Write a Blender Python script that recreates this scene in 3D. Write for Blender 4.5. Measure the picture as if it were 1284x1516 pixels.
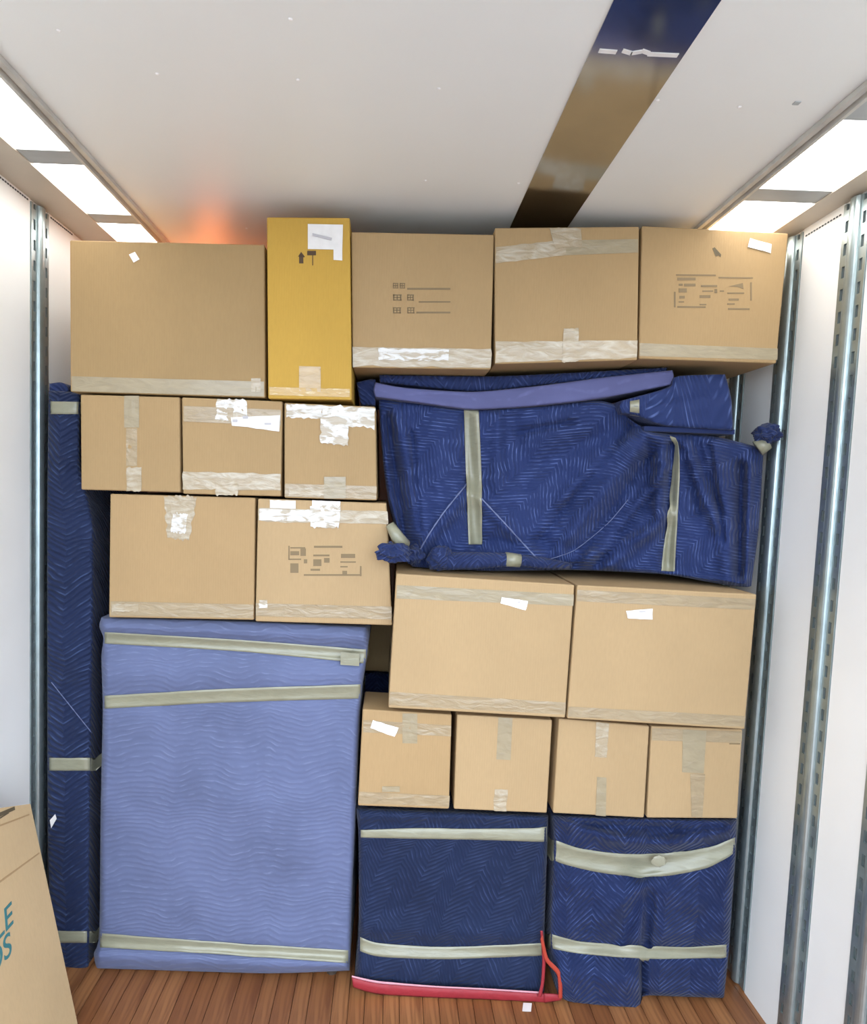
import bpy, bmesh, math, random
from mathutils import Vector, Matrix, noise
from mathutils.bvhtree import BVHTree

random.seed(7)
for o in list(bpy.data.objects):
    bpy.data.objects.remove(o)
scene = bpy.context.scene
COL = scene.collection

# ------------------------------------------------------------------ camera
F, PX, PY = 950.0, 577.0, 785.0
PITCH, ROLL, CZ = math.atan(63 / 950.0), math.atan(0.038), 1.53
FWD = Vector((0, math.cos(PITCH), -math.sin(PITCH)))
_r = Vector((1, 0, 0)); _u = _r.cross(FWD)
CR = _r * math.cos(ROLL) + _u * math.sin(ROLL)
CU = _u * math.cos(ROLL) - _r * math.sin(ROLL)
CAM = Vector((0, 0, CZ))
cd = bpy.data.cameras.new('camera')
cam = bpy.data.objects.new('camera', cd); COL.objects.link(cam)
M3 = Matrix((CR, CU, -FWD)).transposed()
cam.matrix_world = Matrix.Translation(CAM) @ M3.to_4x4()
cd.sensor_width = 36; cd.sensor_fit = 'AUTO'
cd.lens = F * 36 / 1516
cd.shift_x = (642 - PX) / 1516
cd.shift_y = (PY - 758) / 1516
cd.clip_start = 0.02
scene.camera = cam

# ------------------------------------------------------------------ world: overcast daylight through the open rear doors
W = bpy.data.worlds.new('overcast'); scene.world = W; W.use_nodes = True
bg = W.node_tree.nodes['Background']
bg.inputs[0].default_value = (0.80, 0.91, 1.05, 1)
bg.inputs[1].default_value = 3.6

# ------------------------------------------------------------------ exposure
vs = scene.view_settings
vs.view_transform = 'Standard'; vs.look = 'None'; vs.gamma = 1.0
vs.use_curve_mapping = False
vs.exposure = 0.72
LIGHT_STRENGTH = 4.5

# ------------------------------------------------------------------ measuring helpers
def ray(px, py):
    return FWD + CR * ((px - PX) / F) - CU * ((py - PY) / F)
def P(px, py, Y):
    d = ray(px, py); return CAM + d * (Y / d.y)
def PZ(px, py, z):
    d = ray(px, py); return CAM + d * ((z - CZ) / d.z)

# ------------------------------------------------------------------ object helpers
ORG = {}
def thing(name, label, cat, loc, group=None):
    o = bpy.data.objects.new(name, None); COL.objects.link(o)
    o.location = loc; o.empty_display_size = 0.05
    o['label'] = label; o['category'] = cat
    if group: o['group'] = group
    ORG[o.name] = Vector(loc)
    return o
def mesh(name, verts, faces, mat, parent=None, smooth=False, uv=None, kind=None):
    org = ORG[parent.name] if parent else Vector((0, 0, 0))
    me = bpy.data.meshes.new(name)
    me.from_pydata([tuple(Vector(v) - org) for v in verts], [], faces)
    if uv:
        l = me.uv_layers.new(name='UVMap')
        for lp in me.loops: l.data[lp.index].uv = uv[lp.vertex_index]
    if smooth:
        for p in me.polygons: p.use_smooth = True
    me.update()
    return link(name, me, mat, parent, kind)
def link(name, me, mat, parent=None, kind=None):
    o = bpy.data.objects.new(name, me); COL.objects.link(o)
    if mat: me.materials.append(mat)
    if parent:
        o.parent = parent; ORG[o.name] = ORG[parent.name]
    else:
        ORG[o.name] = Vector((0, 0, 0))
    if kind: o['kind'] = kind
    return o
def tag(o, label, cat, group=None):
    o['label'] = label; o['category'] = cat
    if group: o['group'] = group
    return o
def boxdata(b, V, Fc):
    x0, x1, y0, y1, z0, z1 = b; n = len(V)
    V += [(x0,y0,z0),(x1,y0,z0),(x1,y1,z0),(x0,y1,z0),(x0,y0,z1),(x1,y0,z1),(x1,y1,z1),(x0,y1,z1)]
    Fc += [tuple(n+i for i in f) for f in ((0,3,2,1),(4,5,6,7),(0,1,5,4),(1,2,6,5),(2,3,7,6),(3,0,4,7))]
def boxes(name, bs, mat, parent=None, kind=None):
    V, Fc = [], []
    for b in bs: boxdata(b, V, Fc)
    return mesh(name, V, Fc, mat, parent, kind=kind)
def prism(name, prof, y0, y1, mat, parent=None, kind=None):
    n = len(prof)                              # profile (x,z), extruded along y
    V = [(x, y0, z) for x, z in prof] + [(x, y1, z) for x, z in prof]
    Fc = [tuple(range(n)), tuple(reversed(range(n, 2*n)))] + [(i, n+i, n+(i+1) % n, (i+1) % n) for i in range(n)]
    o = mesh(name, V, Fc, mat, parent, kind=kind)
    bm = bmesh.new(); bm.from_mesh(o.data); bmesh.ops.recalc_face_normals(bm, faces=bm.faces); bm.to_mesh(o.data); bm.free()
    return o
def tube(name, pts, rad, mat, parent, seg=8, twist=0):
    V, Fc = [], []
    pts = [Vector(p) for p in pts]
    for i, p in enumerate(pts):
        t = (pts[min(i+1, len(pts)-1)] - pts[max(i-1, 0)]).normalized()
        a = t.cross(Vector((0, 1, 0.01))).normalized(); b = t.cross(a)
        r = rad[i] if isinstance(rad, list) else rad
        for k in range(seg):
            w = 2*math.pi*k/seg
            rr = r * (1 + (0.35*math.sin(w*2 + i*twist) if twist else 0))
            V.append(p + a*math.cos(w)*rr + b*math.sin(w)*rr)
    for i in range(len(pts)-1):
        for k in range(seg):
            Fc.append((i*seg+k, i*seg+(k+1) % seg, (i+1)*seg+(k+1) % seg, (i+1)*seg+k))
    Fc += [tuple(reversed(range(seg))), tuple(range((len(pts)-1)*seg, len(pts)*seg))]
    return mesh(name, V, Fc, mat, parent, smooth=True, uv=[(v.x, v.z + v.y) for v in V])
def blob(name, c, rad, mat, parent, amp=0.25, freq=40, seed=0):
    bm = bmesh.new(); bmesh.ops.create_icosphere(bm, subdivisions=4, radius=1)
    c = Vector(c); uvs = []
    for v in bm.verts:
        d = v.co.normalized()
        k = 1 + amp*noise.noise(d*1.7 + Vector((seed, 3, 1))) + amp*0.5*noise.noise(d*4 + Vector((seed, 0, 5)))
        v.co = Vector((d.x*rad[0]*k, d.y*rad[1]*k, d.z*rad[2]*k)) + c
    V = [v.co.copy() for v in bm.verts]; Fc = [tuple(v.index for v in f.verts) for f in bm.faces]
    bm.free()
    return mesh(name, V, Fc, mat, parent, smooth=True, uv=[(v.x + v.y, v.z) for v in V])
def poly_at(pts, t):
    if len(pts) == 2:
        return (pts[0][0]+(pts[1][0]-pts[0][0])*t, pts[0][1]+(pts[1][1]-pts[0][1])*t)
    ds = [0]
    for a, b in zip(pts, pts[1:]): ds.append(ds[-1] + math.hypot(b[0]-a[0], b[1]-a[1]))
    x = t * ds[-1]
    for i in range(len(pts)-1):
        if x <= ds[i+1] + 1e-9:
            k = (x - ds[i]) / max(ds[i+1]-ds[i], 1e-9)
            p0 = pts[max(i-1, 0)]; p1 = pts[i]; p2 = pts[i+1]; p3 = pts[min(i+2, len(pts)-1)]
            out = []
            for q in (0, 1):                      # softened Catmull-Rom
                m1 = (p2[q]-p0[q])*0.35; m2 = (p3[q]-p1[q])*0.35
                k2, k3 = k*k, k*k*k
                out.append((2*k3-3*k2+1)*p1[q] + (k3-2*k2+k)*m1 + (-2*k3+3*k2)*p2[q] + (k3-k2)*m2)
            return tuple(out)
    return pts[-1]
def seg_dist(p, a, b):
    ax, ay = a; bx, by = b
    dx, dy = bx-ax, by-ay
    t = max(0, min(1, ((p[0]-ax)*dx + (p[1]-ay)*dy) / (dx*dx+dy*dy)))
    return math.hypot(p[0]-ax-dx*t, p[1]-ay-dy*t), t

# ------------------------------------------------------------------ materials
def nt(name):
    m = bpy.data.materials.new(name); m.use_nodes = True
    t = m.node_tree; b = t.nodes['Principled BSDF']
    return m, t, b
def N(t, typ, **kw):
    n = t.nodes.new(typ)
    for k, v in kw.items():
        if k.startswith('i'): n.inputs[int(k[1:])].default_value = v
        else: setattr(n, k, v)
    return n
def math_n(t, op, a, b=None, c=None):
    n = t.nodes.new('ShaderNodeMath'); n.operation = op
    for i, x in enumerate((a, b, c)):
        if x is None: continue
        if isinstance(x, (int, float)): n.inputs[i].default_value = x
        else: t.links.new(x, n.inputs[i])
    return n.outputs[0]
def mixc(t, fac, a, b):
    n = t.nodes.new('ShaderNodeMix'); n.data_type = 'RGBA'
    if isinstance(fac, (int, float)): n.inputs[0].default_value = fac
    else: t.links.new(fac, n.inputs[0])
    for i, x in ((6, a), (7, b)):
        if isinstance(x, tuple): n.inputs[i].default_value = (*x, 1)
        else: t.links.new(x, n.inputs[i])
    return n.outputs[2]
def noise_n(t, scale, detail=3, vec=None, dist=0.0):
    n = t.nodes.new('ShaderNodeTexNoise'); n.inputs['Scale'].default_value = scale
    n.inputs['Detail'].default_value = detail; n.inputs['Distortion'].default_value = dist
    if vec: t.links.new(vec, n.inputs['Vector'])
    return n.outputs[0]
def objco(t, scale=None):
    c = t.nodes.new('ShaderNodeTexCoord').outputs['Object']
    if scale:
        m = t.nodes.new('ShaderNodeMapping'); m.inputs['Scale'].default_value = scale
        t.links.new(c, m.inputs[0]); c = m.outputs[0]
    return c
def ramp(t, fac, lo, hi):
    n = t.nodes.new('ShaderNodeMapRange'); n.inputs[1].default_value = lo; n.inputs[2].default_value = hi
    t.links.new(fac, n.inputs[0]); return n.outputs[0]
def bump(t, b, h, strength, dist):
    n = t.nodes.new('ShaderNodeBump'); n.inputs['Strength'].default_value = strength
    n.inputs['Distance'].default_value = dist
    t.links.new(h, n.inputs['Height']); t.links.new(n.outputs[0], b.inputs['Normal'])
def plain(name, col, rough=0.6, metal=0.0, var=0.06, scale=8, bumpd=0.0, spec=0.5):
    m, t, b = nt(name)
    co = objco(t)
    f = noise_n(t, scale, 4, co)
    c2 = tuple(max(0, c*(1-var*2.5)) for c in col)
    t.links.new(mixc(t, ramp(t, f, 0.3, 0.75), col, c2), b.inputs['Base Color'])
    b.inputs['Roughness'].default_value = rough; b.inputs['Metallic'].default_value = metal
    b.inputs['Specular IOR Level'].default_value = spec
    if bumpd: bump(t, b, f, 0.5, bumpd)
    return m
def cardboard(name, col):
    m, t, b = nt(name)
    co = objco(t)
    big = noise_n(t, 3.5, 3, co); fine = noise_n(t, 160, 2, objco(t, (1, 1, 0.25)))
    c = mixc(t, ramp(t, big, 0.3, 0.7), col, tuple(x*0.9 for x in col))
    c = mixc(t, math_n(t, 'MULTIPLY', ramp(t, fine, 0.35, 0.8), 0.22), c, tuple(x*0.72 for x in col))
    t.links.new(c, b.inputs['Base Color'])
    b.inputs['Roughness'].default_value = 0.72; b.inputs['Specular IOR Level'].default_value = 0.3
    w = t.nodes.new('ShaderNodeTexWave'); w.inputs['Scale'].default_value = 45; w.inputs['Distortion'].default_value = 0.4
    t.links.new(co, w.inputs[0])
    h = math_n(t, 'ADD', math_n(t, 'MULTIPLY', w.outputs[1], 0.05), big)
    bump(t, b, h, 0.35, 0.004)
    return m
def tape_mat(name, col, white=None, rough=0.25, amount=(0.5, 0.62), wr=0.7):
    m, t, b = nt(name)
    co = objco(t, (18, 18, 55))
    f = noise_n(t, 1.0, 5, co, 0.8)
    if white:
        t.links.new(mixc(t, ramp(t, f, *amount), col, white), b.inputs['Base Color'])
    else:
        t.links.new(mixc(t, ramp(t, f, 0.3, 0.75), col, tuple(x*0.82 for x in col)), b.inputs['Base Color'])
    b.inputs['Roughness'].default_value = rough
    b.inputs['Coat Weight'].default_value = 0.3; b.inputs['Coat Roughness'].default_value = 0.15
    bump(t, b, f, wr, 0.006)
    return m
def quilt(name, base, lite, mode, pitch, period, slope, bstr=0.8, wv=0.02):
    m, t, b = nt(name)
    uv = t.nodes.new('ShaderNodeUVMap'); uv.uv_map = 'UVMap'
    s = t.nodes.new('ShaderNodeSeparateXYZ'); t.links.new(uv.outputs[0], s.inputs[0])
    wob = noise_n(t, 9, 2, uv.outputs[0])
    u = math_n(t, 'ADD', s.outputs[0], math_n(t, 'MULTIPLY', wob, 0.03))
    v = math_n(t, 'ADD', s.outputs[1], math_n(t, 'MULTIPLY', wob, wv))
    if mode == 'zig':
        w = math_n(t, 'MULTIPLY', math_n(t, 'PINGPONG', u, period/2), slope)
    else:
        w = math_n(t, 'MULTIPLY', math_n(t, 'SINE', math_n(t, 'MULTIPLY', u, 2*math.pi/period)), slope)
    f = math_n(t, 'SINE', math_n(t, 'MULTIPLY', math_n(t, 'ADD', v, w), 2*math.pi/pitch))
    gap = noise_n(t, 28, 2, uv.outputs[0]); cloud = noise_n(t, 4, 3, uv.outputs[0])
    hi = math_n(t, 'MULTIPLY', ramp(t, f, 0.55, 0.95), ramp(t, gap, 0.45, 0.68))
    c = mixc(t, ramp(t, cloud, 0.3, 0.7), base, tuple(x*0.78 for x in base))
    t.links.new(mixc(t, hi, c, lite), b.inputs['Base Color'])
    b.inputs['Roughness'].default_value = 0.68; b.inputs['Specular IOR Level'].default_value = 0.15
    b.inputs['Sheen Weight'].default_value = 0.08; b.inputs['Sheen Roughness'].default_value = 0.5
    h = math_n(t, 'ADD', math_n(t, 'MULTIPLY', f, 0.5), math_n(t, 'MULTIPLY', gap, 0.9))
    bump(t, b, h, bstr, 0.0045)
    return m
def emis(name, col, k):
    m, t, b = nt(name)
    b.inputs['Base Color'].default_value = (*col, 1)
    b.inputs['Emission Color'].default_value = (*col, 1); b.inputs['Emission Strength'].default_value = k
    return m

KRAFT = (0.395, 0.268, 0.138)
m_kraft = [cardboard('kraft_%d' % i, tuple(k*f for k, f in zip(KRAFT, fs))) for i, fs in enumerate(
    ((0.90, 0.885, 0.79), (0.97, 0.955, 0.89), (1.03, 1.01, 0.96), (1.10, 1.12, 1.14)))]
m_card = cardboard('pale_card', (0.57, 0.41, 0.225))
m_gold = cardboard('mustard_card', (0.52, 0.315, 0.055))
m_print = plain('stamp_ink', (0.112, 0.084, 0.042), 0.7)
m_print_l = plain('faint_ink', (0.216, 0.151, 0.076), 0.7)
m_black = plain('black_ink', (0.07, 0.035, 0.01), 0.6)
m_paper = plain('label_paper', (0.80, 0.78, 0.76), 0.55, var=0.04, scale=40)
m_pmark = plain('label_marks', (0.50, 0.48, 0.50), 0.6)
m_clear = tape_mat('clear_tape', (0.360, 0.274, 0.162), rough=0.22)
m_tan = tape_mat('tan_tape', (0.338, 0.277, 0.173), rough=0.3, wr=0.4)
m_worn_shine = tape_mat('worn_tape_shine', (0.365, 0.29, 0.185), (0.47, 0.415, 0.32), rough=0.25, amount=(.45, .7))  # worn tape; its pale patches put reflected light into the colour
m_torn_shine = tape_mat('torn_tape_shine', (0.418, 0.353, 0.259), (0.634, 0.619, 0.590), rough=0.2, amount=(0.42, 0.52), wr=1.0)  # torn tape, with glossy light reflections painted as white patches
m_band = tape_mat('blanket_tape', (0.265, 0.258, 0.180), rough=0.3, wr=0.4)
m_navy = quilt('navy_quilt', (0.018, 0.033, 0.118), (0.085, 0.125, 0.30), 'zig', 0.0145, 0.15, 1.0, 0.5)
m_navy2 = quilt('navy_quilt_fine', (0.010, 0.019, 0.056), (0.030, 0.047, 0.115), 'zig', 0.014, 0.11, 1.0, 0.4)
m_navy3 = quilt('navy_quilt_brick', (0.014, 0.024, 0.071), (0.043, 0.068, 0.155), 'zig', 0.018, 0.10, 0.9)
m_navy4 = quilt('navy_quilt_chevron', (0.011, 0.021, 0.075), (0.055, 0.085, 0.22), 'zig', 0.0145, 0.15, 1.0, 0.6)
m_lav = quilt('lavender_quilt', (0.122, 0.146, 0.262), (0.15, 0.178, 0.30), 'wave', 0.0155, 0.19, 0.007, 0.22, 0.05)
m_lavf = quilt('lavender_fold', (0.105, 0.112, 0.25), (0.12, 0.13, 0.28), 'wave', 0.03, 0.3, 0.01, 0.3)
m_navyp = quilt('navy_cloth', (0.017, 0.029, 0.098), (0.05, 0.075, 0.2), 'zig', 0.016, 0.14, 1.0, 0.7)
m_red = plain('red_webbing', (0.30, 0.018, 0.028), 0.6, bumpd=0.003, scale=60)
m_orange = plain('orange_webbing', (0.38, 0.04, 0.02), 0.6)
m_steel = plain('galvanised_steel', (0.42, 0.50, 0.51), 0.32, 0.8, var=0.08, scale=30)
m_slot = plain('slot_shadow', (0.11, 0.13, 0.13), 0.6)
m_dark = plain('rail_recess', (0.05, 0.06, 0.065), 0.7)
m_alu = plain('aluminium_trim', (0.62, 0.61, 0.57), 0.45, 0.25, var=0.08, scale=20)
m_bar = plain('grey_bar', (0.42, 0.45, 0.46), 0.5, 0.1)
m_beam = plain('cream_beam', (0.55, 0.49, 0.40), 0.45, var=0.03)
m_wall = plain('white_wall_panel', (0.88, 0.88, 0.855), 0.42, var=0.03, scale=2.5)
m_ceil = plain('white_ceiling_panel', (0.825, 0.85, 0.835), 0.46, var=0.02, scale=1.5)
m_bulk = plain('bulkhead_board', (0.25, 0.22, 0.2), 0.7)
m_mirror = plain('polished_steel_strip', (0.56, 0.55, 0.53), 0.13, 1.0, var=0.08, scale=5)
m_reflection = plain('painted_reflection', (0.85, 0.85, 0.85), 0.4)
m_rivet = plain('rivet_white', (0.95, 0.95, 0.94), 0.3, 0.0)
m_leg = plain('dark_leg', (0.06, 0.045, 0.035), 0.5)
m_cord = plain('pale_stitch_cord', (0.13, 0.16, 0.30), 0.5)
m_teal = plain('teal_print', (0.045, 0.19, 0.20), 0.6)
m_light = emis('light_diffuser', (1.0, 0.98, 0.94), LIGHT_STRENGTH)
m_amber = emis('amber_glow', (1.0, 0.27, 0.09), 13)
def plank_mat():
    m, t, b = nt('hardwood_plank')
    oi = t.nodes.new('ShaderNodeObjectInfo')
    g = noise_n(t, 1, 5, objco(t, (60, 4, 60)), 0.6)
    c = mixc(t, oi.outputs['Random'], (0.23, 0.088, 0.03), (0.37, 0.165, 0.063))
    t.links.new(mixc(t, ramp(t, g, 0.4, 0.75), c, (0.12, 0.038, 0.013)), b.inputs['Base Color'])
    b.inputs['Roughness'].default_value = 0.38
    bump(t, b, g, 0.2, 0.002)
    return m
m_plank = plank_mat()

# ------------------------------------------------------------------ the truck body
XL, XR, YB, YF, H = -1.07, 1.165, 0.15, 2.75, 2.33
fl = boxes('floor', [(XL-.05, XR+.05, -.95, YF, -.06, -.021)], m_dark, kind='structure')
x = XL; pw = []
while x < XR - 0.02:
    w = random.choice((.048, .055, .062, .07)); w = min(w, XR - x)
    pw.append((x, w)); x += w
unit = {}
for x, w in pw:
    if w not in unit:
        V, Fc = [], []; boxdata((0.0008, w-0.0008, -.95, YF-.002, -.021, 0), V, Fc)
        me = bpy.data.meshes.new('plank'); me.from_pydata(V, [], Fc); me.materials.append(m_plank); unit[w] = me
    o = bpy.data.objects.new('plank', unit[w]); COL.objects.link(o); o.location = (x, 0, 0); o.parent = fl

boxes('ground', [(-30, 30, -40, -.98, -1.06, -1.0)], plain('asphalt', (.22, .22, .215), .9, scale=30), kind='structure')
ce = boxes('ceiling', [(XL-.05, XR+.05, YB, YF, H+.002, H+.06)], m_dark, kind='structure')
boxes('ceiling_panel', [(-.783, .869, YB, YF, H, H+.004)], m_ceil, ce)
V0, F0 = [], []
for px, py in ((233,109),(441,118),(650,131),(630,267),(768,271),(974,148),(1095,158),(365,338),(87,45),(430,28)):
    c = PZ(px, py, H)
    V = [(c.x+.0045*math.cos(a), c.y+.0045*math.sin(a), H-.0004) for a in [k*math.pi/4 for k in range(8)]] + \
        [(c.x+.002*math.cos(a), c.y+.002*math.sin(a), H-.0022) for a in [k*math.pi/4 for k in range(8)]]
    mesh('rivet', V, [(k, (k+1) % 8, 8+(k+1) % 8, 8+k) for k in range(8)] + [tuple(range(8, 16))], m_rivet, ce)
c = PZ(1180, 152, H); boxes('rivet', [(c.x-.006, c.x+.006, c.y-.005, c.y+.005, H-.002, H)], m_bar, ce)
boxes('wall_back', [(XL-.05, XR+.05, YF, YF+.04, 0, H)], m_bulk, kind='structure')

strip = thing('ceiling_strip', 'polished dark steel strip running along the white ceiling', 'metal strip', (.413, .8, H-.003))
boxes('plate', [(.3287, .498, YB, YF, H-.003, H-.0002)], m_mirror, strip)
V, Fc = [], []  # white pieces painted in as the strip's reflection of the carton tape
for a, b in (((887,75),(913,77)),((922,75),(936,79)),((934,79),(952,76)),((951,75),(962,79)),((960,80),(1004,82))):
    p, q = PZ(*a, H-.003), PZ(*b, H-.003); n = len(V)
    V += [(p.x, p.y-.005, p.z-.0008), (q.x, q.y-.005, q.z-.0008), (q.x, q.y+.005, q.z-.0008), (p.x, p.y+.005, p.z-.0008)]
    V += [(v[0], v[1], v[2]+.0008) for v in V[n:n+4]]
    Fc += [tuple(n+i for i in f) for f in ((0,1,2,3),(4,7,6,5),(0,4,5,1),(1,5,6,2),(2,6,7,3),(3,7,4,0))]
mesh('reflection_line', V, Fc, m_reflection, strip)['label'] = 'jagged white line, painted reflection of carton tape'

def rail_thing(side, yc, label):
    s = 1 if side == 'R' else -1; xw = XR if side == 'R' else XL
    t = thing('lashing_rail', label, 'rail', (xw, yc, 0), 'slotted lashing rails on the side walls')
    def bx(x0, x1, y0, y1, z0, z1):
        a, b = xw - s*x0, xw - s*x1
        return (min(a, b), max(a, b), yc+y0, yc+y1, z0, z1)
    top = 2.312
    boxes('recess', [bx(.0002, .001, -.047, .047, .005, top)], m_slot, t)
    for q in (-1, 1):
        bs = []
        for a, b in ((.018, .026), (.037, .047)):
            bs.append(bx(.001, .006, min(q*a, q*b), max(q*a, q*b), .005, top))
        z = .005
        while z < top:
            bs.append(bx(.001, .006, min(q*.026, q*.037), max(q*.026, q*.037), z, min(z+.028, top))); z += .058
        boxes('slotted_flange', bs, m_steel, t)
    prof = [(.001, -.019)] + [(.006 + .012*math.cos(a), .0185*math.sin(a)) for a in [math.radians(d) for d in range(-90, 91, 18)]] + [(.001, .019)]
    V = [(xw - s*x, yc + y, z) for z in (.005, top) for x, y in prof]; n = len(prof)
    Fc = [(i, i+1, n+i+1, n+i) for i in range(n-1)] + [tuple(range(n)), tuple(range(n, 2*n))]
    mesh('ridge', V, Fc, m_steel, t, smooth=False)
    return t
def wall(side, rails, name):
    s = 1 if side == 'R' else -1; xw = XR if side == 'R' else XL
    zt = 2.322
    w = boxes(name, [(min(xw, xw+s*.05), max(xw, xw+s*.05), YB, YF, -.06, H+.06)], m_wall, kind='structure')
    ys = [YB] + rails + [YF]
    for i in range(len(ys)-1):
        a = ys[i] + (.049 if i else 0); b = ys[i+1] - (.049 if i < len(ys)-2 else 0)
        boxes('wall_panel', [(min(xw, xw-s*.003), max(xw, xw-s*.003), a, b, 0, zt)], m_wall, w)
        bs = []; y = a + .012; zz = 2.293 if side == 'R' else 2.308
        while y < b - .012:
            bs.append((min(xw-s*.003, xw-s*.0042), max(xw-s*.003, xw-s*.0042), y, y+.007, zz, zz+.004)); y += .0115
        boxes('vent_slot_row', bs, m_dark, w, kind='stuff')
    return w
wall('L', [1.691, 1.946, 2.201], 'wall_left')
wall('R', [1.446, 1.69, 1.955, 2.215], 'wall_right')
rail_thing('L', 1.946, 'galvanised slotted rail on the left wall beside the tall navy bundle')
rail_thing('R', 1.955, 'galvanised slotted rail on the right wall touching the load')
rail_thing('R', 1.69, 'second galvanised slotted rail from the load on the right wall')
rail_thing('R', 1.446, 'galvanised slotted rail at the bottom right corner of the photo')
rail_thing('R', 2.215, 'galvanised slotted rail behind the load in the gap at upper right')
rail_thing('L', 1.691, 'galvanised slotted rail on the left wall nearest the viewer')

# cove lights along both ceiling edges
def cove(side, xi, xo, zo, wallx, cuts, no):
    s = 1 if side == 'R' else -1
    t1 = prism('trim_%d' % no, [(xi-s*.004, H-.001), (xi-s*.004, H-.012), (xi+s*.006, H-.014), (xi+s*.008, H-.006), (xi+s*.016, H-.006), (xi+s*.018, H-.016), (xi+s*.026, H-.016), (xi+s*.026, H-.001)], YB, YF, m_alu, kind='structure')
    prism('trim_%d' % (no+1), [(xo, zo+.001), (xo, zo-.008), (wallx, H-.012), (wallx, H), (xo+s*.01, H)], YB, YF, m_beam, kind='structure')
    a = Vector((xi+s*.024, 0, H-.004)); b = Vector((xo, 0, zo))
    for i in range(len(cuts)-1):
        y0, y1 = cuts[i]+.034, cuts[i+1]-.034
        lab = ('left' if s < 0 else 'right')
        kth = len(cuts)-2-i
        where = 'deepest, above the load' if kth == 0 else ('', 'second', 'third', 'fourth', 'fifth', 'sixth', 'seventh', 'eighth', 'ninth')[kth] + ' from the far end'
        th = thing('ceiling_light', 'glowing white light panel along the %s ceiling edge, %s' % (lab, where), 'light', ((a.x+b.x)/2, (y0+y1)/2, (a.z+b.z)/2), 'light panels along the ceiling edges')
        V = [(a.x, y0, a.z), (b.x, y0, b.z), (b.x, y1, b.z), (a.x, y1, a.z)]
        V += [(v[0], v[1], v[2]+.01) for v in V]
        fs = [(0,1,2,3),(7,6,5,4),(0,4,5,1),(1,5,6,2),(2,6,7,3),(3,7,4,0)]
        if s < 0: fs = [tuple(reversed(f)) for f in fs]
        mesh('diffuser', V, fs, m_light, th)
        for y in ((y0-.034, y0), (y1, y1+.034)):
            V = [(a.x, y[0], a.z-.005), (b.x, y[0], b.z-.005), (b.x, y[1], b.z-.005), (a.x, y[1], a.z-.005)]
            V += [(v[0], v[1], v[2]+.016) for v in V]
            mesh('end_bar', V, fs, m_bar, th)
cove('L', -.783, -.950, H-.004, XL, [.19, .56, .94, 1.31, 1.66, 2.03, 2.40], 1)
cove('R', .869, 1.090, H-.004, XR, [.22, .59, .97, 1.344, 1.717, 2.09, 2.46], 3)

# added amber lamp, unseen behind the top-left carton, makes the orange glow
lp = thing('added_glow_lamp', 'added unseen amber lamp making the orange glow behind the top left carton', 'lamp', (-.68, 2.37, H))
boxes('added_lamp_bracket', [(-.70, -.66, 2.36, 2.38, H-.12, H)], m_bar, lp)
blob('lens', (-.68, 2.37, H-.14), (.06, .045, .035), m_amber, lp, amp=0)

# ------------------------------------------------------------------ cartons
def decal(name, quad, Y, mat, parent, lift=.0012, nx=10, ny=3, wob=.0006, rag=0, seed=0):
    # quad: px corners TL TR BR BL on the carton's front plane
    V, Fc = [], []
    th = .0006
    for layer in (0, 1):
        for j in range(ny+1):
            for i in range(nx+1):
                u, v = i/nx, j/ny
                tx = quad[0][0]+(quad[1][0]-quad[0][0])*u; ty = quad[0][1]+(quad[1][1]-quad[0][1])*u
                bx_ = quad[3][0]+(quad[2][0]-quad[3][0])*u; by = quad[3][1]+(quad[2][1]-quad[3][1])*u
                px = tx+(bx_-tx)*v; py = ty+(by-ty)*v
                if rag:
                    if j in (0, ny): py += rag*noise.noise(Vector((u*9+seed, j, 2)))*1.6
                    if i in (0, nx): px += rag*noise.noise(Vector((v*9+seed, i, 7)))*1.2
                k = wob*noise.noise(Vector((px*.12, py*.12, seed)))
                p = P(px, py, Y); p.y -= lift + k - layer*th
                V.append(p)
    n = (nx+1)*(ny+1)
    for j in range(ny):
        for i in range(nx):
            a = j*(nx+1)+i
            Fc.append((a, a+nx+1, a+nx+2, a+1)); Fc.append((n+a, n+a+1, n+a+nx+2, n+a+nx+1))
    def e(a, b): Fc.append((a, b, n+b, n+a))
    for i in range(nx): e(i, i+1); e(ny*(nx+1)+i+1, ny*(nx+1)+i)
    for j in range(ny): e((j+1)*(nx+1), j*(nx+1)); e(j*(nx+1)+nx, (j+1)*(nx+1)+nx)
    return mesh(name, V, Fc, mat, parent, smooth=False)
def rect(x0, y0, x1, y1, slope=0.0):
    d = (x1-x0)*slope
    return [(x0, y0), (x1, y0+d), (x1, y1+d), (x0, y1)]
def carton(label, q, Y, mat, depth=.45, group='kraft moving cartons in the load', name='carton', bulge=.004):
    c = [P(*p, Y) for p in q]                      # TL TR BR BL
    base = Vector(((c[2].x+c[3].x)/2, Y+depth/2, min(c[2].z, c[3].z)))
    t = thing(name, label, 'carton', base, group)
    bm = bmesh.new()
    fr = [bm.verts.new(v) for v in c]; bk = [bm.verts.new(v+Vector((0, depth, 0))) for v in c]
    bm.faces.new((fr[3], fr[2], fr[1], fr[0])); bm.faces.new((bk[0], bk[1], bk[2], bk[3]))
    for i in range(4):
        j = (i+1) % 4
        bm.faces.new((fr[i], fr[j], bk[j], bk[i]))
    bmesh.ops.recalc_face_normals(bm, faces=bm.faces)
    bmesh.ops.bevel(bm, geom=list(bm.edges), offset=.004, segments=2, affect='EDGES', profile=.5)
    bm.verts.index_update()
    V = [v.co.copy() for v in bm.verts]; Fc = [tuple(v.index for v in f.verts) for f in bm.faces]; bm.free()
    mesh('body', V, Fc, mat, t)
    t['Y'] = Y
    return t
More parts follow.
